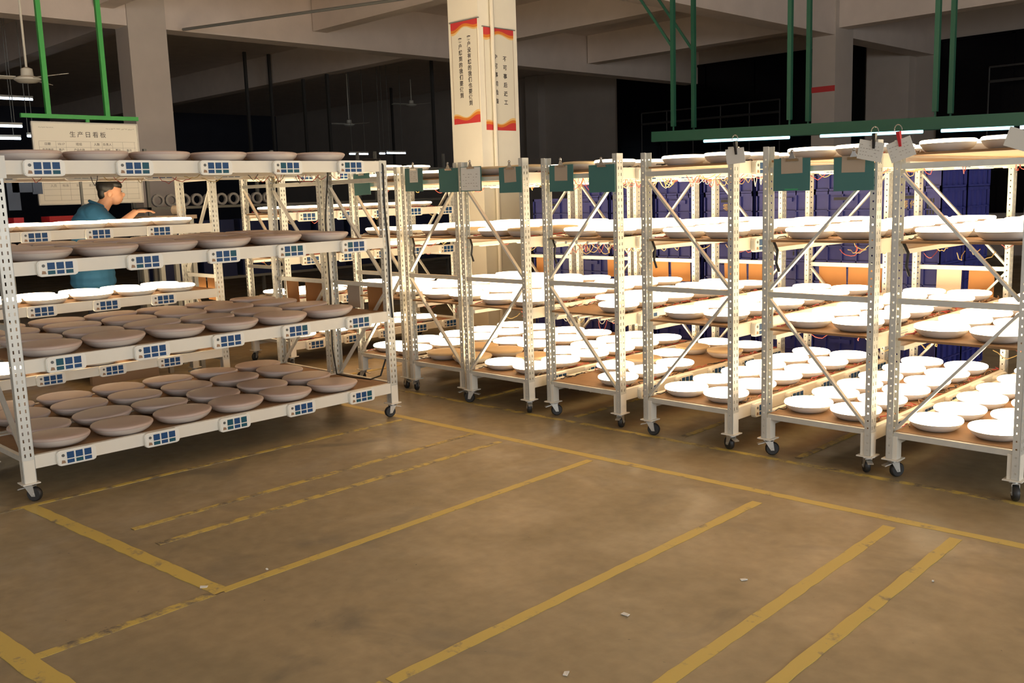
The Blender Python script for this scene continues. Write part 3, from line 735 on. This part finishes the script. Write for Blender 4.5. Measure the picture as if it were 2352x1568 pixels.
def worker(loc, rz, label, hooded=False):
    """local frame: the figure faces +X and stoops forward over its work"""
    r = thing('person', label, 'person', loc, rz)
    hd = Vector((.215, 0, 1.545))
    b = MB()
    # trunk and neck, slimmer than the shirt over it
    for c, q in (((0, 0, .95), (.115, .135, .12)), ((.0, 0, 1.08), (.12, .145, .13)), ((.02, 0, 1.22), (.13, .16, .13)), ((.06, 0, 1.35), (.12, .15, .10))): ell(b, c, q)
    b.tube([(.08, 0, 1.36), (.14, 0, 1.43), (.185, 0, 1.50)], [.07, .060, .056], 12)
    # head, jaw, nose, ears
    ell(b, hd + Vector((-.012, 0, .025)), (.100, .078, .098), .25); ell(b, hd + Vector((.035, 0, -.045)), (.062, .056, .068), .35)
    ell(b, hd + Vector((.098, 0, -.022)), (.020, .014, .022), .3)
    for s_ in (-1, 1):
        ell(b, hd + Vector((-.012, s_ * .078, -.012)), (.022, .010, .034), .2, 0, 10, 8)
        b.tube([(.07, s_ * .15, 1.375), (.10, s_ * .205, 1.30), (.19, s_ * .225, 1.21)], [.055, .052, .044], 12)
        hx, hy = .44, s_ * (.10 if s_ > 0 else .14)
        b.tube([(.19, s_ * .225, 1.21), (.30, s_ * .19, 1.28), (hx - .03, hy, 1.37)], [.044, .040, .027], 12)
        # hand: palm, four fingers, thumb
        ell(b, (hx + .02, hy, 1.372), (.055, .042, .018))
        for k in range(4):
            yo = (k - 1.5) * .020; Lf = (.052, .064, .070, .058)[k]
            b.tube([(hx + .055, hy + yo, 1.372), (hx + .07 + Lf * .55, hy + yo * 1.15, 1.366), (hx + .065 + Lf, hy + yo * 1.15, 1.348)], [.0098, .009, .0075], 8)
        b.tube([(hx + .0, hy - s_ * .035, 1.37), (hx + .03, hy - s_ * .058, 1.364), (hx + .055, hy - s_ * .064, 1.356)], [.013, .011, .009], 8)
        b.tube([(0, s_ * .085, .92), (.01, s_ * .095, .50), (-.01, s_ * .10, .08)], [.085, .058, .042], 12)
    blend('body', b, 'skin', r, .0065, 4)
    sh = MB()
    for c, q in (((-.005, 0, .90), (.155, .185, .10)), ((-.01, 0, 1.0), (.15, .18, .13)), ((-.005, 0, .82), (.195, .225, .12)), ((-.005, 0, .75), (.20, .235, .10)), ((-.01, 0, 1.14), (.15, .185, .15)), ((.005, 0, 1.27), (.155, .205, .13)), ((.045, 0, 1.37), (.135, .19, .085))): ell(sh, c, q)
    sh.tube([(.05, 0, 1.36), (.105, 0, 1.435)], [.10, .075], 14)
    for s_ in (-1, 1):
        ell(sh, (.065, s_ * .165, 1.375), (.085, .075, .075))
        sh.tube([(.065, s_ * .165, 1.37), (.12, s_ * .21, 1.31), (.20, s_ * .222, 1.235)], [.086, .082, .076], 14)
    blend('shirt', sh, 'shirt', r, .011, 8)
    cl = MB()
    n = 20
    pts = [(.105 + .068 * math.cos(2 * math.pi * i / n) - .012, .070 * math.sin(2 * math.pi * i / n), 1.445 - .03 * math.cos(2 * math.pi * i / n)) for i in range(n + 1)]
    cl.tube(pts, .013, 6, caps=False)
    obj('collar', cl.mesh('collar', 'shirt', True), r)
    tr = MB(); ell(tr, (0, 0, .90), (.125, .15, .09))
    for s_ in (-1, 1): tr.tube([(0, s_ * .088, .92), (.01, s_ * .096, .50), (-.01, s_ * .10, .07)], [.098, .080, .070], 14)
    blend('trousers', tr, 'trousers', r, .014, 4)
    for s_ in (-1, 1):
        m = MB(); ell(m, (.05, s_ * .10, .035), (.135, .048, .034)); ell(m, (-.02, s_ * .10, .055), (.065, .045, .052))
        blend('shoe', m, 'black', r, .01, 3)
        obj('eye', MB().box(.004, .010, -.013, .013, -.004, .004).mesh('eye', 'blackp'), r, tuple(hd + Vector((.082, s_ * .034, .008))))
    obj('mouth', MB().box(0, .006, -.02, .02, -.003, .003).mesh('mouth', 'logo'), r, tuple(hd + Vector((.088, 0, -.065))))
    hm = MB()
    if hooded:
        ell(hm, hd + Vector((-.02, 0, .035)), (.125, .10, .115), .25); ell(hm, hd + Vector((-.045, 0, -.04)), (.085, .09, .10))
        blend('hood', hm, 'cap', r, .008, 4)
    else:
        ell(hm, hd + Vector((-.028, 0, .048)), (.100, .086, .085), .30); ell(hm, hd + Vector((.045, 0, .075)), (.058, .074, .038), .55); ell(hm, hd + Vector((-.072, 0, .0)), (.045, .066, .075), .1)
        blend('hair', hm, 'hair', r, .007, 4)
    return r
_h = at_x(250, 437, -8.75)
man = worker((-8.86, 3.46, _h.z - 1.565), math.radians(66), 'man with black hair in a blue short-sleeved shirt leaning over the bench')
_z = _h.z - 1.565
if _z > .02:
    pf = thing('foot_platform', 'low dark platform under the man in blue', 'platform', (-8.85, 3.5, 0))
    obj('deck', MB().box(-.35, .35, -.3, .35, _z - .02, _z).mesh('deck', 'wood'), pf)
    for x_ in (-.32, .32): obj('bearer', MB().box(x_ - .03, x_ + .03, -.28, .33, 0, _z - .02).mesh('bearer', 'wood'), pf)
w2 = worker((-6.72, 9.50, .0), math.radians(-90), 'worker in a pale blue hood standing below the green light rail', hooded=True)

# ------------------------------------------------------------------ white board on its green hanger
XB = -11.2
p0, p1 = at_x(80, 281, XB), at_x(330, 462, XB)
ym, zm = (p0.y + p1.y) / 2 - .02, (p0.z + p1.z) / 2; bw, bh = 1.16, p0.z - p1.z
wb = tag(obj('white_board', MB().box(-.02, 0, -bw / 2, bw / 2, -bh / 2, bh / 2).mesh('white_board', 'wb'), None, (XB, ym, zm)), 'white production board with a ruled table, hung below a green frame', 'whiteboard')
fr = MB()
for a, b, c_, d_ in ((-bw / 2 - .012, bw / 2 + .012, bh / 2, bh / 2 + .014), (-bw / 2 - .012, bw / 2 + .012, -bh / 2 - .014, -bh / 2), (-bw / 2 - .014, -bw / 2, -bh / 2, bh / 2), (bw / 2, bw / 2 + .014, -bh / 2, bh / 2)): fr.box(-.025, .006, a, b, c_, d_)
obj('frame', fr.mesh('frame', 'wbframe'), wb)
rl = MB()
rows = [.24, .175, .11, .045, -.02, -.085, -.15, -.215, -.28, -.345, -.40]
for z_ in rows: rl.box(0, .0008, -bw / 2 + .05, bw / 2 - .03, z_ * bh / .87 - .0012, z_ * bh / .87 + .0012)
for y_ in (-.53, -.35, -.24, .03, .16, .28, .40, .54): rl.box(0, .0008, y_ - .001, y_ + .001, -.40 * bh / .87, .24 * bh / .87)
obj('ruled_lines', rl.mesh('ruled_lines', 'greyink'), wb)
def wbt(s, size, y, z, m='ink'): obj('board_text', text_mesh('board_text', s, size, m), wb, (.001, y, z), FACE_PX)
for k, ch in enumerate('生产日看板'): wbt(ch, .07, -.16 + k * .085, bh / 2 - .09)
for y_, s_ in ((-.44, '日期'), (-.295, '10.17'), (-.10, '班组'), (.10, '人数'), (.22, '负责人')): wbt(s_, .034, y_, .225 * bh / .87)
for y_, s_ in ((-.44, '生产单号'), (-.295, '客户'), (-.10, '产品名称'), (.095, '计划\n数量'), (.22, '完成\n数量'), (.34, '累计\n数量'), (.47, '备注')): wbt(s_, .030, y_, .162 * bh / .87)
for y_, s_ in ((-.42, '人员'), (-.29, '标准'), (-.14, '实际'), (.0, '差异'), (.13, '备注')): wbt(s_, .034, y_, -.225 * bh / .87, 'greyink')
def scrib(y0, y1, z, h=.02):
    m = MB(); y = y0
    while y < y1:
        w_ = random.uniform(.008, .02); m.bar((.001, y, z + J(h / 2)), (.001, y + w_, z + J(h / 2)), .001, .004, up=(0, 0, 1)); y += w_ * random.uniform(.8, 1.8)
    obj('handwriting', m.mesh('handwriting', 'greyink'), wb)
for (a, b) in ((-.5, -.37), (-.22, .02), (.06, .12), (.19, .25), (.31, .37)): scrib(a, b, .08 * bh / .87)
scrib(-.52, -.36, bh / 2 - .05, .012); scrib(.22, .54, bh / 2 - .05, .014)
XH = XB + .05
hg = thing('board_gantry', 'bright green steel frame hung from the ceiling above the white board', 'frame', (XH, 0, 0))
zb = at_x(180, 269, XH).z
ya_, yb_ = at_x(47, 268, XH).y, at_x(316, 270, XH).y
obj('cross_beam', MB().box(-.02, .02, ya_, yb_, zb - .022, zb + .022).mesh('cross_beam', 'greenpaint'), hg)
for px_ in (111, 246):
    y_ = at_x(px_, 262, XH).y
    obj('drop_post', MB().box(-.025, .025, y_ - .025, y_ + .025, zb + .022, ZC).mesh('drop_post', 'greenpaint'), hg)
obj('hook', MB().box(-.012, .012, ym - .02, ym + .02, zm + bh / 2 + .014, zb - .022).mesh('hook', 'greenpaint'), hg)

# ------------------------------------------------------------------ ceiling fans
def fan(p, label, big=True):
    r = thing('ceiling_fan', label, 'fan', p)
    obj('down_rod', MB().tube([(0, 0, .1), (0, 0, ZC - p[2])], .014, 8).mesh('down_rod', 'cream'), r)
    obj('motor', MB().lathe([(.02, -.06), (.10, -.05), (.15, -.02), (.15, .0), (.07, .03), (.065, .11), (.02, .13)], 24).mesh('motor', 'cream', True), r)
    for k in range(3):
        a = math.radians(20 + 120 * k)
        obj('blade', MB().quadbox([(.13, -.04, -.012), (.62, -.065, -.012), (.62, .065, .012), (.13, .04, .012), (.13, -.04, -.006), (.62, -.065, -.006), (.62, .065, .018), (.13, .04, .018)]).mesh('blade', 'cream'), r, (0, 0, 0), (0, 0, a))
fan(at_x(63, 180, -12.4), 'cream ceiling fan on a rod beside the green hanging frame')
for (px_, py_, X_, w_) in ((802, 285, -22, 'lowest'), (945, 240, -22, 'middle'), (948, 205, -26, 'farthest')):
    fan(at_x(px_, py_, X_), '%s of three dark distant ceiling fans in the unlit hall' % w_)

# ------------------------------------------------------------------ tube lights in the background
def tube_fit(a, b, m, lab, hang=True, grp=None):
    a, b = Vector(a), Vector(b); r = thing('tube_lamp', lab, 'lamp', tuple(a), 0, grp)
    obj('tube', MB().tube([(0, 0, 0), tuple(b - a)], .018, 8).mesh('tube', m, True), r)
    obj('batten', MB().bar((0, 0, .04), tuple(b - a + Vector((0, 0, .04))), .06, .035).mesh('batten', 'cream'), r)
    if hang:
        w = MB()
        for t in (.15, .85):
            p = (b - a) * t; w.tube([(p.x, p.y, .055), (p.x, p.y, ZC - a.z - .0)], .006, 5)
        obj('hanger_wires', w.mesh('hanger_wires', 'grey'), r)
TG = 'tube lamps in the dark hall'
for (q0, q1, X_, lab) in (((-60, 223), (75, 229), -19, 'white tube lamp beyond the ceiling fan'), ((-60, 294), (50, 284), -17, 'white tube lamp beside the white board, upper one'),
                     ((-60, 322), (47, 313), -17.5, 'white tube lamp beside the white board, lower one'), ((63, 314), (79, 311), -17.5, 'short white tube lamp touching the edge of the white board')):
    a_, b_ = at_x(*q0, X_), at_x(*q1, X_); b_.z = a_.z = (a_.z + b_.z) / 2
    if lab.startswith('white tube lamp beyond'): a_.z = b_.z = at_x(40, 227, X_).z
    tube_fit(a_, b_, 'tube', lab, True, TG)
for (q0, q1) in (((803, 355), (845, 352)), ((872, 353), (884, 352)), ((889, 352), (931, 351))):
    a_, b_ = at_x(*q0, -20), at_x(*q1, -20); a_.z = b_.z = (a_.z + b_.z) / 2
    tube_fit(a_, b_, 'tube', 'distant %s white tube lamp seen over the five-shelf trolley' % ('short' if q1[0] < 886 and q0[0] > 870 else 'long single' if q0[0] < 850 else 'long paired'), True, TG)

# green light rail on the right, hung on pairs of posts
ra, rb = Vector((-7.70, 10.4, 2.245)), Vector((-1.2, 10.75, 2.095))
rail = thing('light_rail', 'dark green steel light rail hung on pairs of green posts', 'rail', tuple(ra))
D = rb - ra; dn = D.normalized(); pn = Vector((-dn.y, dn.x, 0)).normalized()
obj('rail_channel', MB().bar((0, 0, 0), tuple(D), .06, .13).mesh('rail_channel', 'darkgreen'), rail)
obj('rail_channel', MB().bar(tuple(pn * .5), tuple(D + pn * .5), .06, .10).mesh('rail_channel', 'darkgreen'), rail)
obj('reflector', MB().bar(tuple(pn * .25 + Vector((0, 0, -.03))), tuple(D + pn * .25 + Vector((0, 0, -.03))), .42, .01).mesh('reflector', 'cream'), rail)
def rail_t(px_):
    lo, hi = 0, 1
    for _ in range(40):
        t = (lo + hi) / 2; q = ra + D * t - CAM; x_ = 1176 + F * q.dot(RX) / q.dot(RF)
        if x_ < px_: lo = t
        else: hi = t
    return lo
for px_ in (1547, 1813, 2147):
    q = D * rail_t(px_)
    for s_, k_ in ((0, 0), (1, .5)):
        c_ = q + pn * k_
        obj('drop_post', MB().box(c_.x - .025, c_.x + .025, c_.y - .025, c_.y + .025, q.z + .12, ZC - ra.z).box(c_.x - .008, c_.x + .008, c_.y - .008, c_.y + .008, q.z + .05, q.z + .12).mesh('drop_post', 'darkgreen'), rail)
q = D * rail_t(1547)
for k_ in (0, .5):
    c_ = q + pn * k_
    obj('brace', MB().bar((c_.x, c_.y, q.z + 1.1), (c_.x - .95, c_.y - .1, q.z + 2.45), .03, .03).mesh('brace', 'darkgreen'), rail)
for t0, t1, m_ in ((.10, .28, 'tube_c'), (.34, .52, 'tube_c'), (.55, .66, 'tube_c'), (.67, .76, 'tube'), (.80, .95, 'tube')):
    a_ = ra + D * t0 + pn * .2 + Vector((0, 0, -.075)); b_ = ra + D * t1 + pn * .2 + Vector((0, 0, -.075))
    a_ -= ra; b_ -= ra
    bt = obj('batten', MB().bar(tuple(a_ + Vector((0, 0, .03))), tuple(b_ + Vector((0, 0, .03))), .06, .025).mesh('batten', 'cream'), rail)
    obj('tube', MB().tube([tuple(a_), tuple(b_)], .018, 8).mesh('tube', m_, True), bt)
# handrails in front of the night windows
for (x0, x1, z_) in ((-15.6, -11.6, 3.55), (-7.0, -2.0, 3.75)):
    m = MB().tube([(x0, YW1 - .4, z_), (x1, YW1 - .4, z_)], .02, 6).tube([(x0, YW1 - .4, z_ - .28), (x1, YW1 - .4, z_ - .28)], .03, 6)
    for k in range(6):
        x = x0 + (x1 - x0) * k / 5; m.tube([(x, YW1 - .4, .0), (x, YW1 - .4, z_)], .015, 6)
    tag(obj('hand_rail', m.mesh('hand_rail', 'frame_dark')), 'thin grey rail in front of the dark windows, %s' % ('left of the striped column' if x0 < -10 else 'right of the striped column'), 'rail')
# ceiling pipe on the beam near the far column
pp = at_x(392, 70, -13.8); pq = at_x(700, 5, -11)
tag(obj('ceiling_conduit', MB().tube([(-13.9, 7.1, 4.16), (-12.9, 7.45, 4.16), (-9.0, 8.8, 4.16)], .022, 6).mesh('ceiling_conduit', 'grey')), 'thin dark conduit running below the ceiling beams', 'pipe')
# red stripe on the far column
obj('red_stripe', MB().box(-.445, .002, -.004, 0, 3.20, 3.30).mesh('red_stripe', 'b_red'), [o for o in bpy.data.objects if o.name.startswith('column')][-1])

# ------------------------------------------------------------------ bench, bins and rack behind the man
bn = thing('work_bench', 'long brown bench with papers and red bins beside the man', 'bench', (-9.6, 2.6, 0))
obj('bench_top', MB().box(-.4, .35, -1.5, 2.1, 1.33, 1.37).mesh('bench_top', 'wood'), bn)
for x_ in (-.35, .3):
    for y_ in (-1.4, .3, 2.0): obj('leg', MB().box(x_ - .025, x_ + .025, y_ - .025, y_ + .025, 0, 1.33).mesh('leg', 'grey'), bn)
def bin_mesh(w, d, h, m): 
    t = .008; return MB().box(0, d, -w / 2, w / 2, 0, t).box(0, t, -w / 2, w / 2, t, h).box(d - t, d, -w / 2, w / 2, t, h).box(t, d - t, -w / 2, -w / 2 + t, t, h).box(t, d - t, w / 2 - t, w / 2, t, h).mesh('storage_bin', m)
y_ = at_x(138, 480, -9.9).y
tag(obj('storage_bin', bin_mesh(.34, .22, .12, 'red'), None, (-9.95, y_, 1.3705)), 'long dark red plastic bin on the bench below the white board', 'bin')
tag(obj('storage_bin', bin_mesh(.09, .2, .12, 'red'), None, (-9.9, at_x(24, 480, -9.9).y, 1.3705)), 'small red plastic bin at the dark end of the bench', 'bin')
tag(obj('paper_roll', MB().lathe([(.012, -.05), (.045, -.05), (.045, .05), (.012, .05)], 16, axis='x').mesh('paper_roll', 'pale_card', True), None, (-8.60, 4.20, 1.5125), (0, 0, .5)), 'pale roll beside the hand of the man in blue', 'roll')
# a stand carrying what the man works on
st = thing('work_stand', 'low dark work stand in front of the man in blue', 'stand', (-8.72, 4.05, 0))
obj('stand_top', MB().box(-.25, .22, -.12, .28, 1.43, 1.465).mesh('stand_top', 'wood'), st)
for x_ in (-.2, .17):
    for yy in (-.08, .24): obj('leg', MB().box(x_ - .02, x_ + .02, yy - .02, yy + .02, 0, 1.43).mesh('leg', 'grey'), st)
rk = thing('storage_rack', 'grey steel storage rack in the dark behind the man', 'rack', (-12.3, 5.6, 0))
for z_ in (.55, 1.0, 1.545, 2.05): obj('rack_shelf', MB().box(-.5, 0, 0, 5.6, z_ - .035, z_).mesh('rack_shelf', 'grey'), rk)
for y_ in (0.02, 1.9, 3.75, 5.58):
    for x_ in (-.48, -.02): obj('upright', MB().box(x_ - .02, x_ + .02, y_ - .02, y_ + .02, 0, 2.3).mesh('upright', 'grey'), rk)
ring = MB(); n = 14
for i in range(n):
    a0, a1 = 2 * math.pi * i / n, 2 * math.pi * (i + 1) / n
    ring.quadbox([(-.05, .085 * math.cos(a0), .085 + .085 * math.sin(a0)), (-.05, .085 * math.cos(a1), .085 + .085 * math.sin(a1)), (-.05, .055 * math.cos(a1), .085 + .055 * math.sin(a1)), (-.05, .055 * math.cos(a0), .085 + .055 * math.sin(a0)),
                  (.0, .085 * math.cos(a0), .085 + .085 * math.sin(a0)), (.0, .085 * math.cos(a1), .085 + .085 * math.sin(a1)), (.0, .055 * math.cos(a1), .085 + .055 * math.sin(a1)), (.0, .055 * math.cos(a0), .085 + .055 * math.sin(a0))])
ringm = ring.mesh('plastic_ring', 'spool')
for k in range(11):
    tag(obj('plastic_ring', ringm, None, (-12.42, 5.80 + k * .185, 1.5455)), 'grey plastic ring, number %s along the dark storage rack from the column' % ['one', 'two', 'three', 'four', 'five', 'six', 'seven', 'eight', 'nine', 'ten', 'eleven'][k], 'ring', 'rings on the storage rack')
navy = bin_mesh(.5, .4, .34, 'navy')
for k in range(9):
    for z_ in (.55, 1.0):
        tag(obj('storage_bin', navy, None, (-12.70 + .0, 5.6 + .33 + (k % 3) * .6 + [.03, 1.89, 3.74][k // 3], z_ + .0005)), 'navy plastic bin, %s from the ring end, %s shelf of the storage rack' % ((ORD + ['eighth', 'ninth'])[k], 'lower' if z_ < .8 else 'middle'), 'bin', 'navy bins on the storage rack')
for k, (px_, w_, h_) in enumerate(((28, .12, .30), (50, .2, .12), (84, .1, .14))):
    p = at_x(px_, 415, -10.6)
    if k == 0:
        sr_ = thing('sheet_rail', 'thin rail on two posts carrying dull blue sheets', 'rail', (-10.62, p.y, 0))
        obj('rail_bar', MB().box(-.012, .012, -.3, .7, p.z + .08, p.z + .10).mesh('rail_bar', 'grey'), sr_)
        for y__ in (-.29, .69): obj('post', MB().box(-.012, .012, y__ - .012, y__ + .012, 0, p.z + .08).mesh('post', 'grey'), sr_)
        z0_ = p.z
    p.z = z0_
    tag(obj('hanging_sheet', MB().box(0, .003, -w_ / 2, w_ / 2, -h_, .08).mesh('hanging_sheet', 'blueprint'), None, (-10.6, p.y, p.z)), ['tall', 'wide', 'small'][k] + ' dull blue sheet hanging in the dark left of the white board', 'sheet')
# dark hanging posts in the unlit hall
for k, (px_, X_) in enumerate(((570, -20), (625, -20), (700, -19), (755, -18), (900, -24), (995, -17))):
    p = at_x(px_, 250, X_)
    tag(obj('drop_post', MB().box(-.03, .03, -.03, .03, 0, ZC - 2.2).mesh('drop_post', 'frame_dark'), None, (X_, p.y, 2.2)), 'dark green post, %s from the white board, hanging in the unlit hall' % ORD[k], 'post', 'dark hanging posts')
# small litter on the floor
for k, (px_, py_, s_) in enumerate(((1437, 1412, .016), (1708, 1332, .014), (1300, 1548, .014), (613, 1308, .007), (468, 1349, .016), (2143, 1335, .007))):
    p = at_z(px_, py_, 0)
    tag(obj('paper_scrap', MB().quadbox([(-s_, -s_ * .6, .002), (s_, -s_ * .5, .002), (s_ * .8, s_ * .6, .002), (-s_ * .9, s_ * .5, .002), (-s_, -s_ * .6, .004), (s_, -s_ * .5, .006), (s_ * .8, s_ * .6, .004), (-s_ * .9, s_ * .5, .005)]).mesh('paper_scrap', 'paper'), None, (p.x, p.y, .0), (0, 0, k)),
        ['square pale scrap lying alone on the open floor', 'pale scrap between two pairs of yellow lines', 'pale flat scrap beside the long worn yellow line', 'tiny pale crumb above the yellow corner', 'pale flake stuck on the yellow corner line', 'tiny pale crumb beyond the last worn yellow lines'][k], 'scrap', 'scraps on the floor')
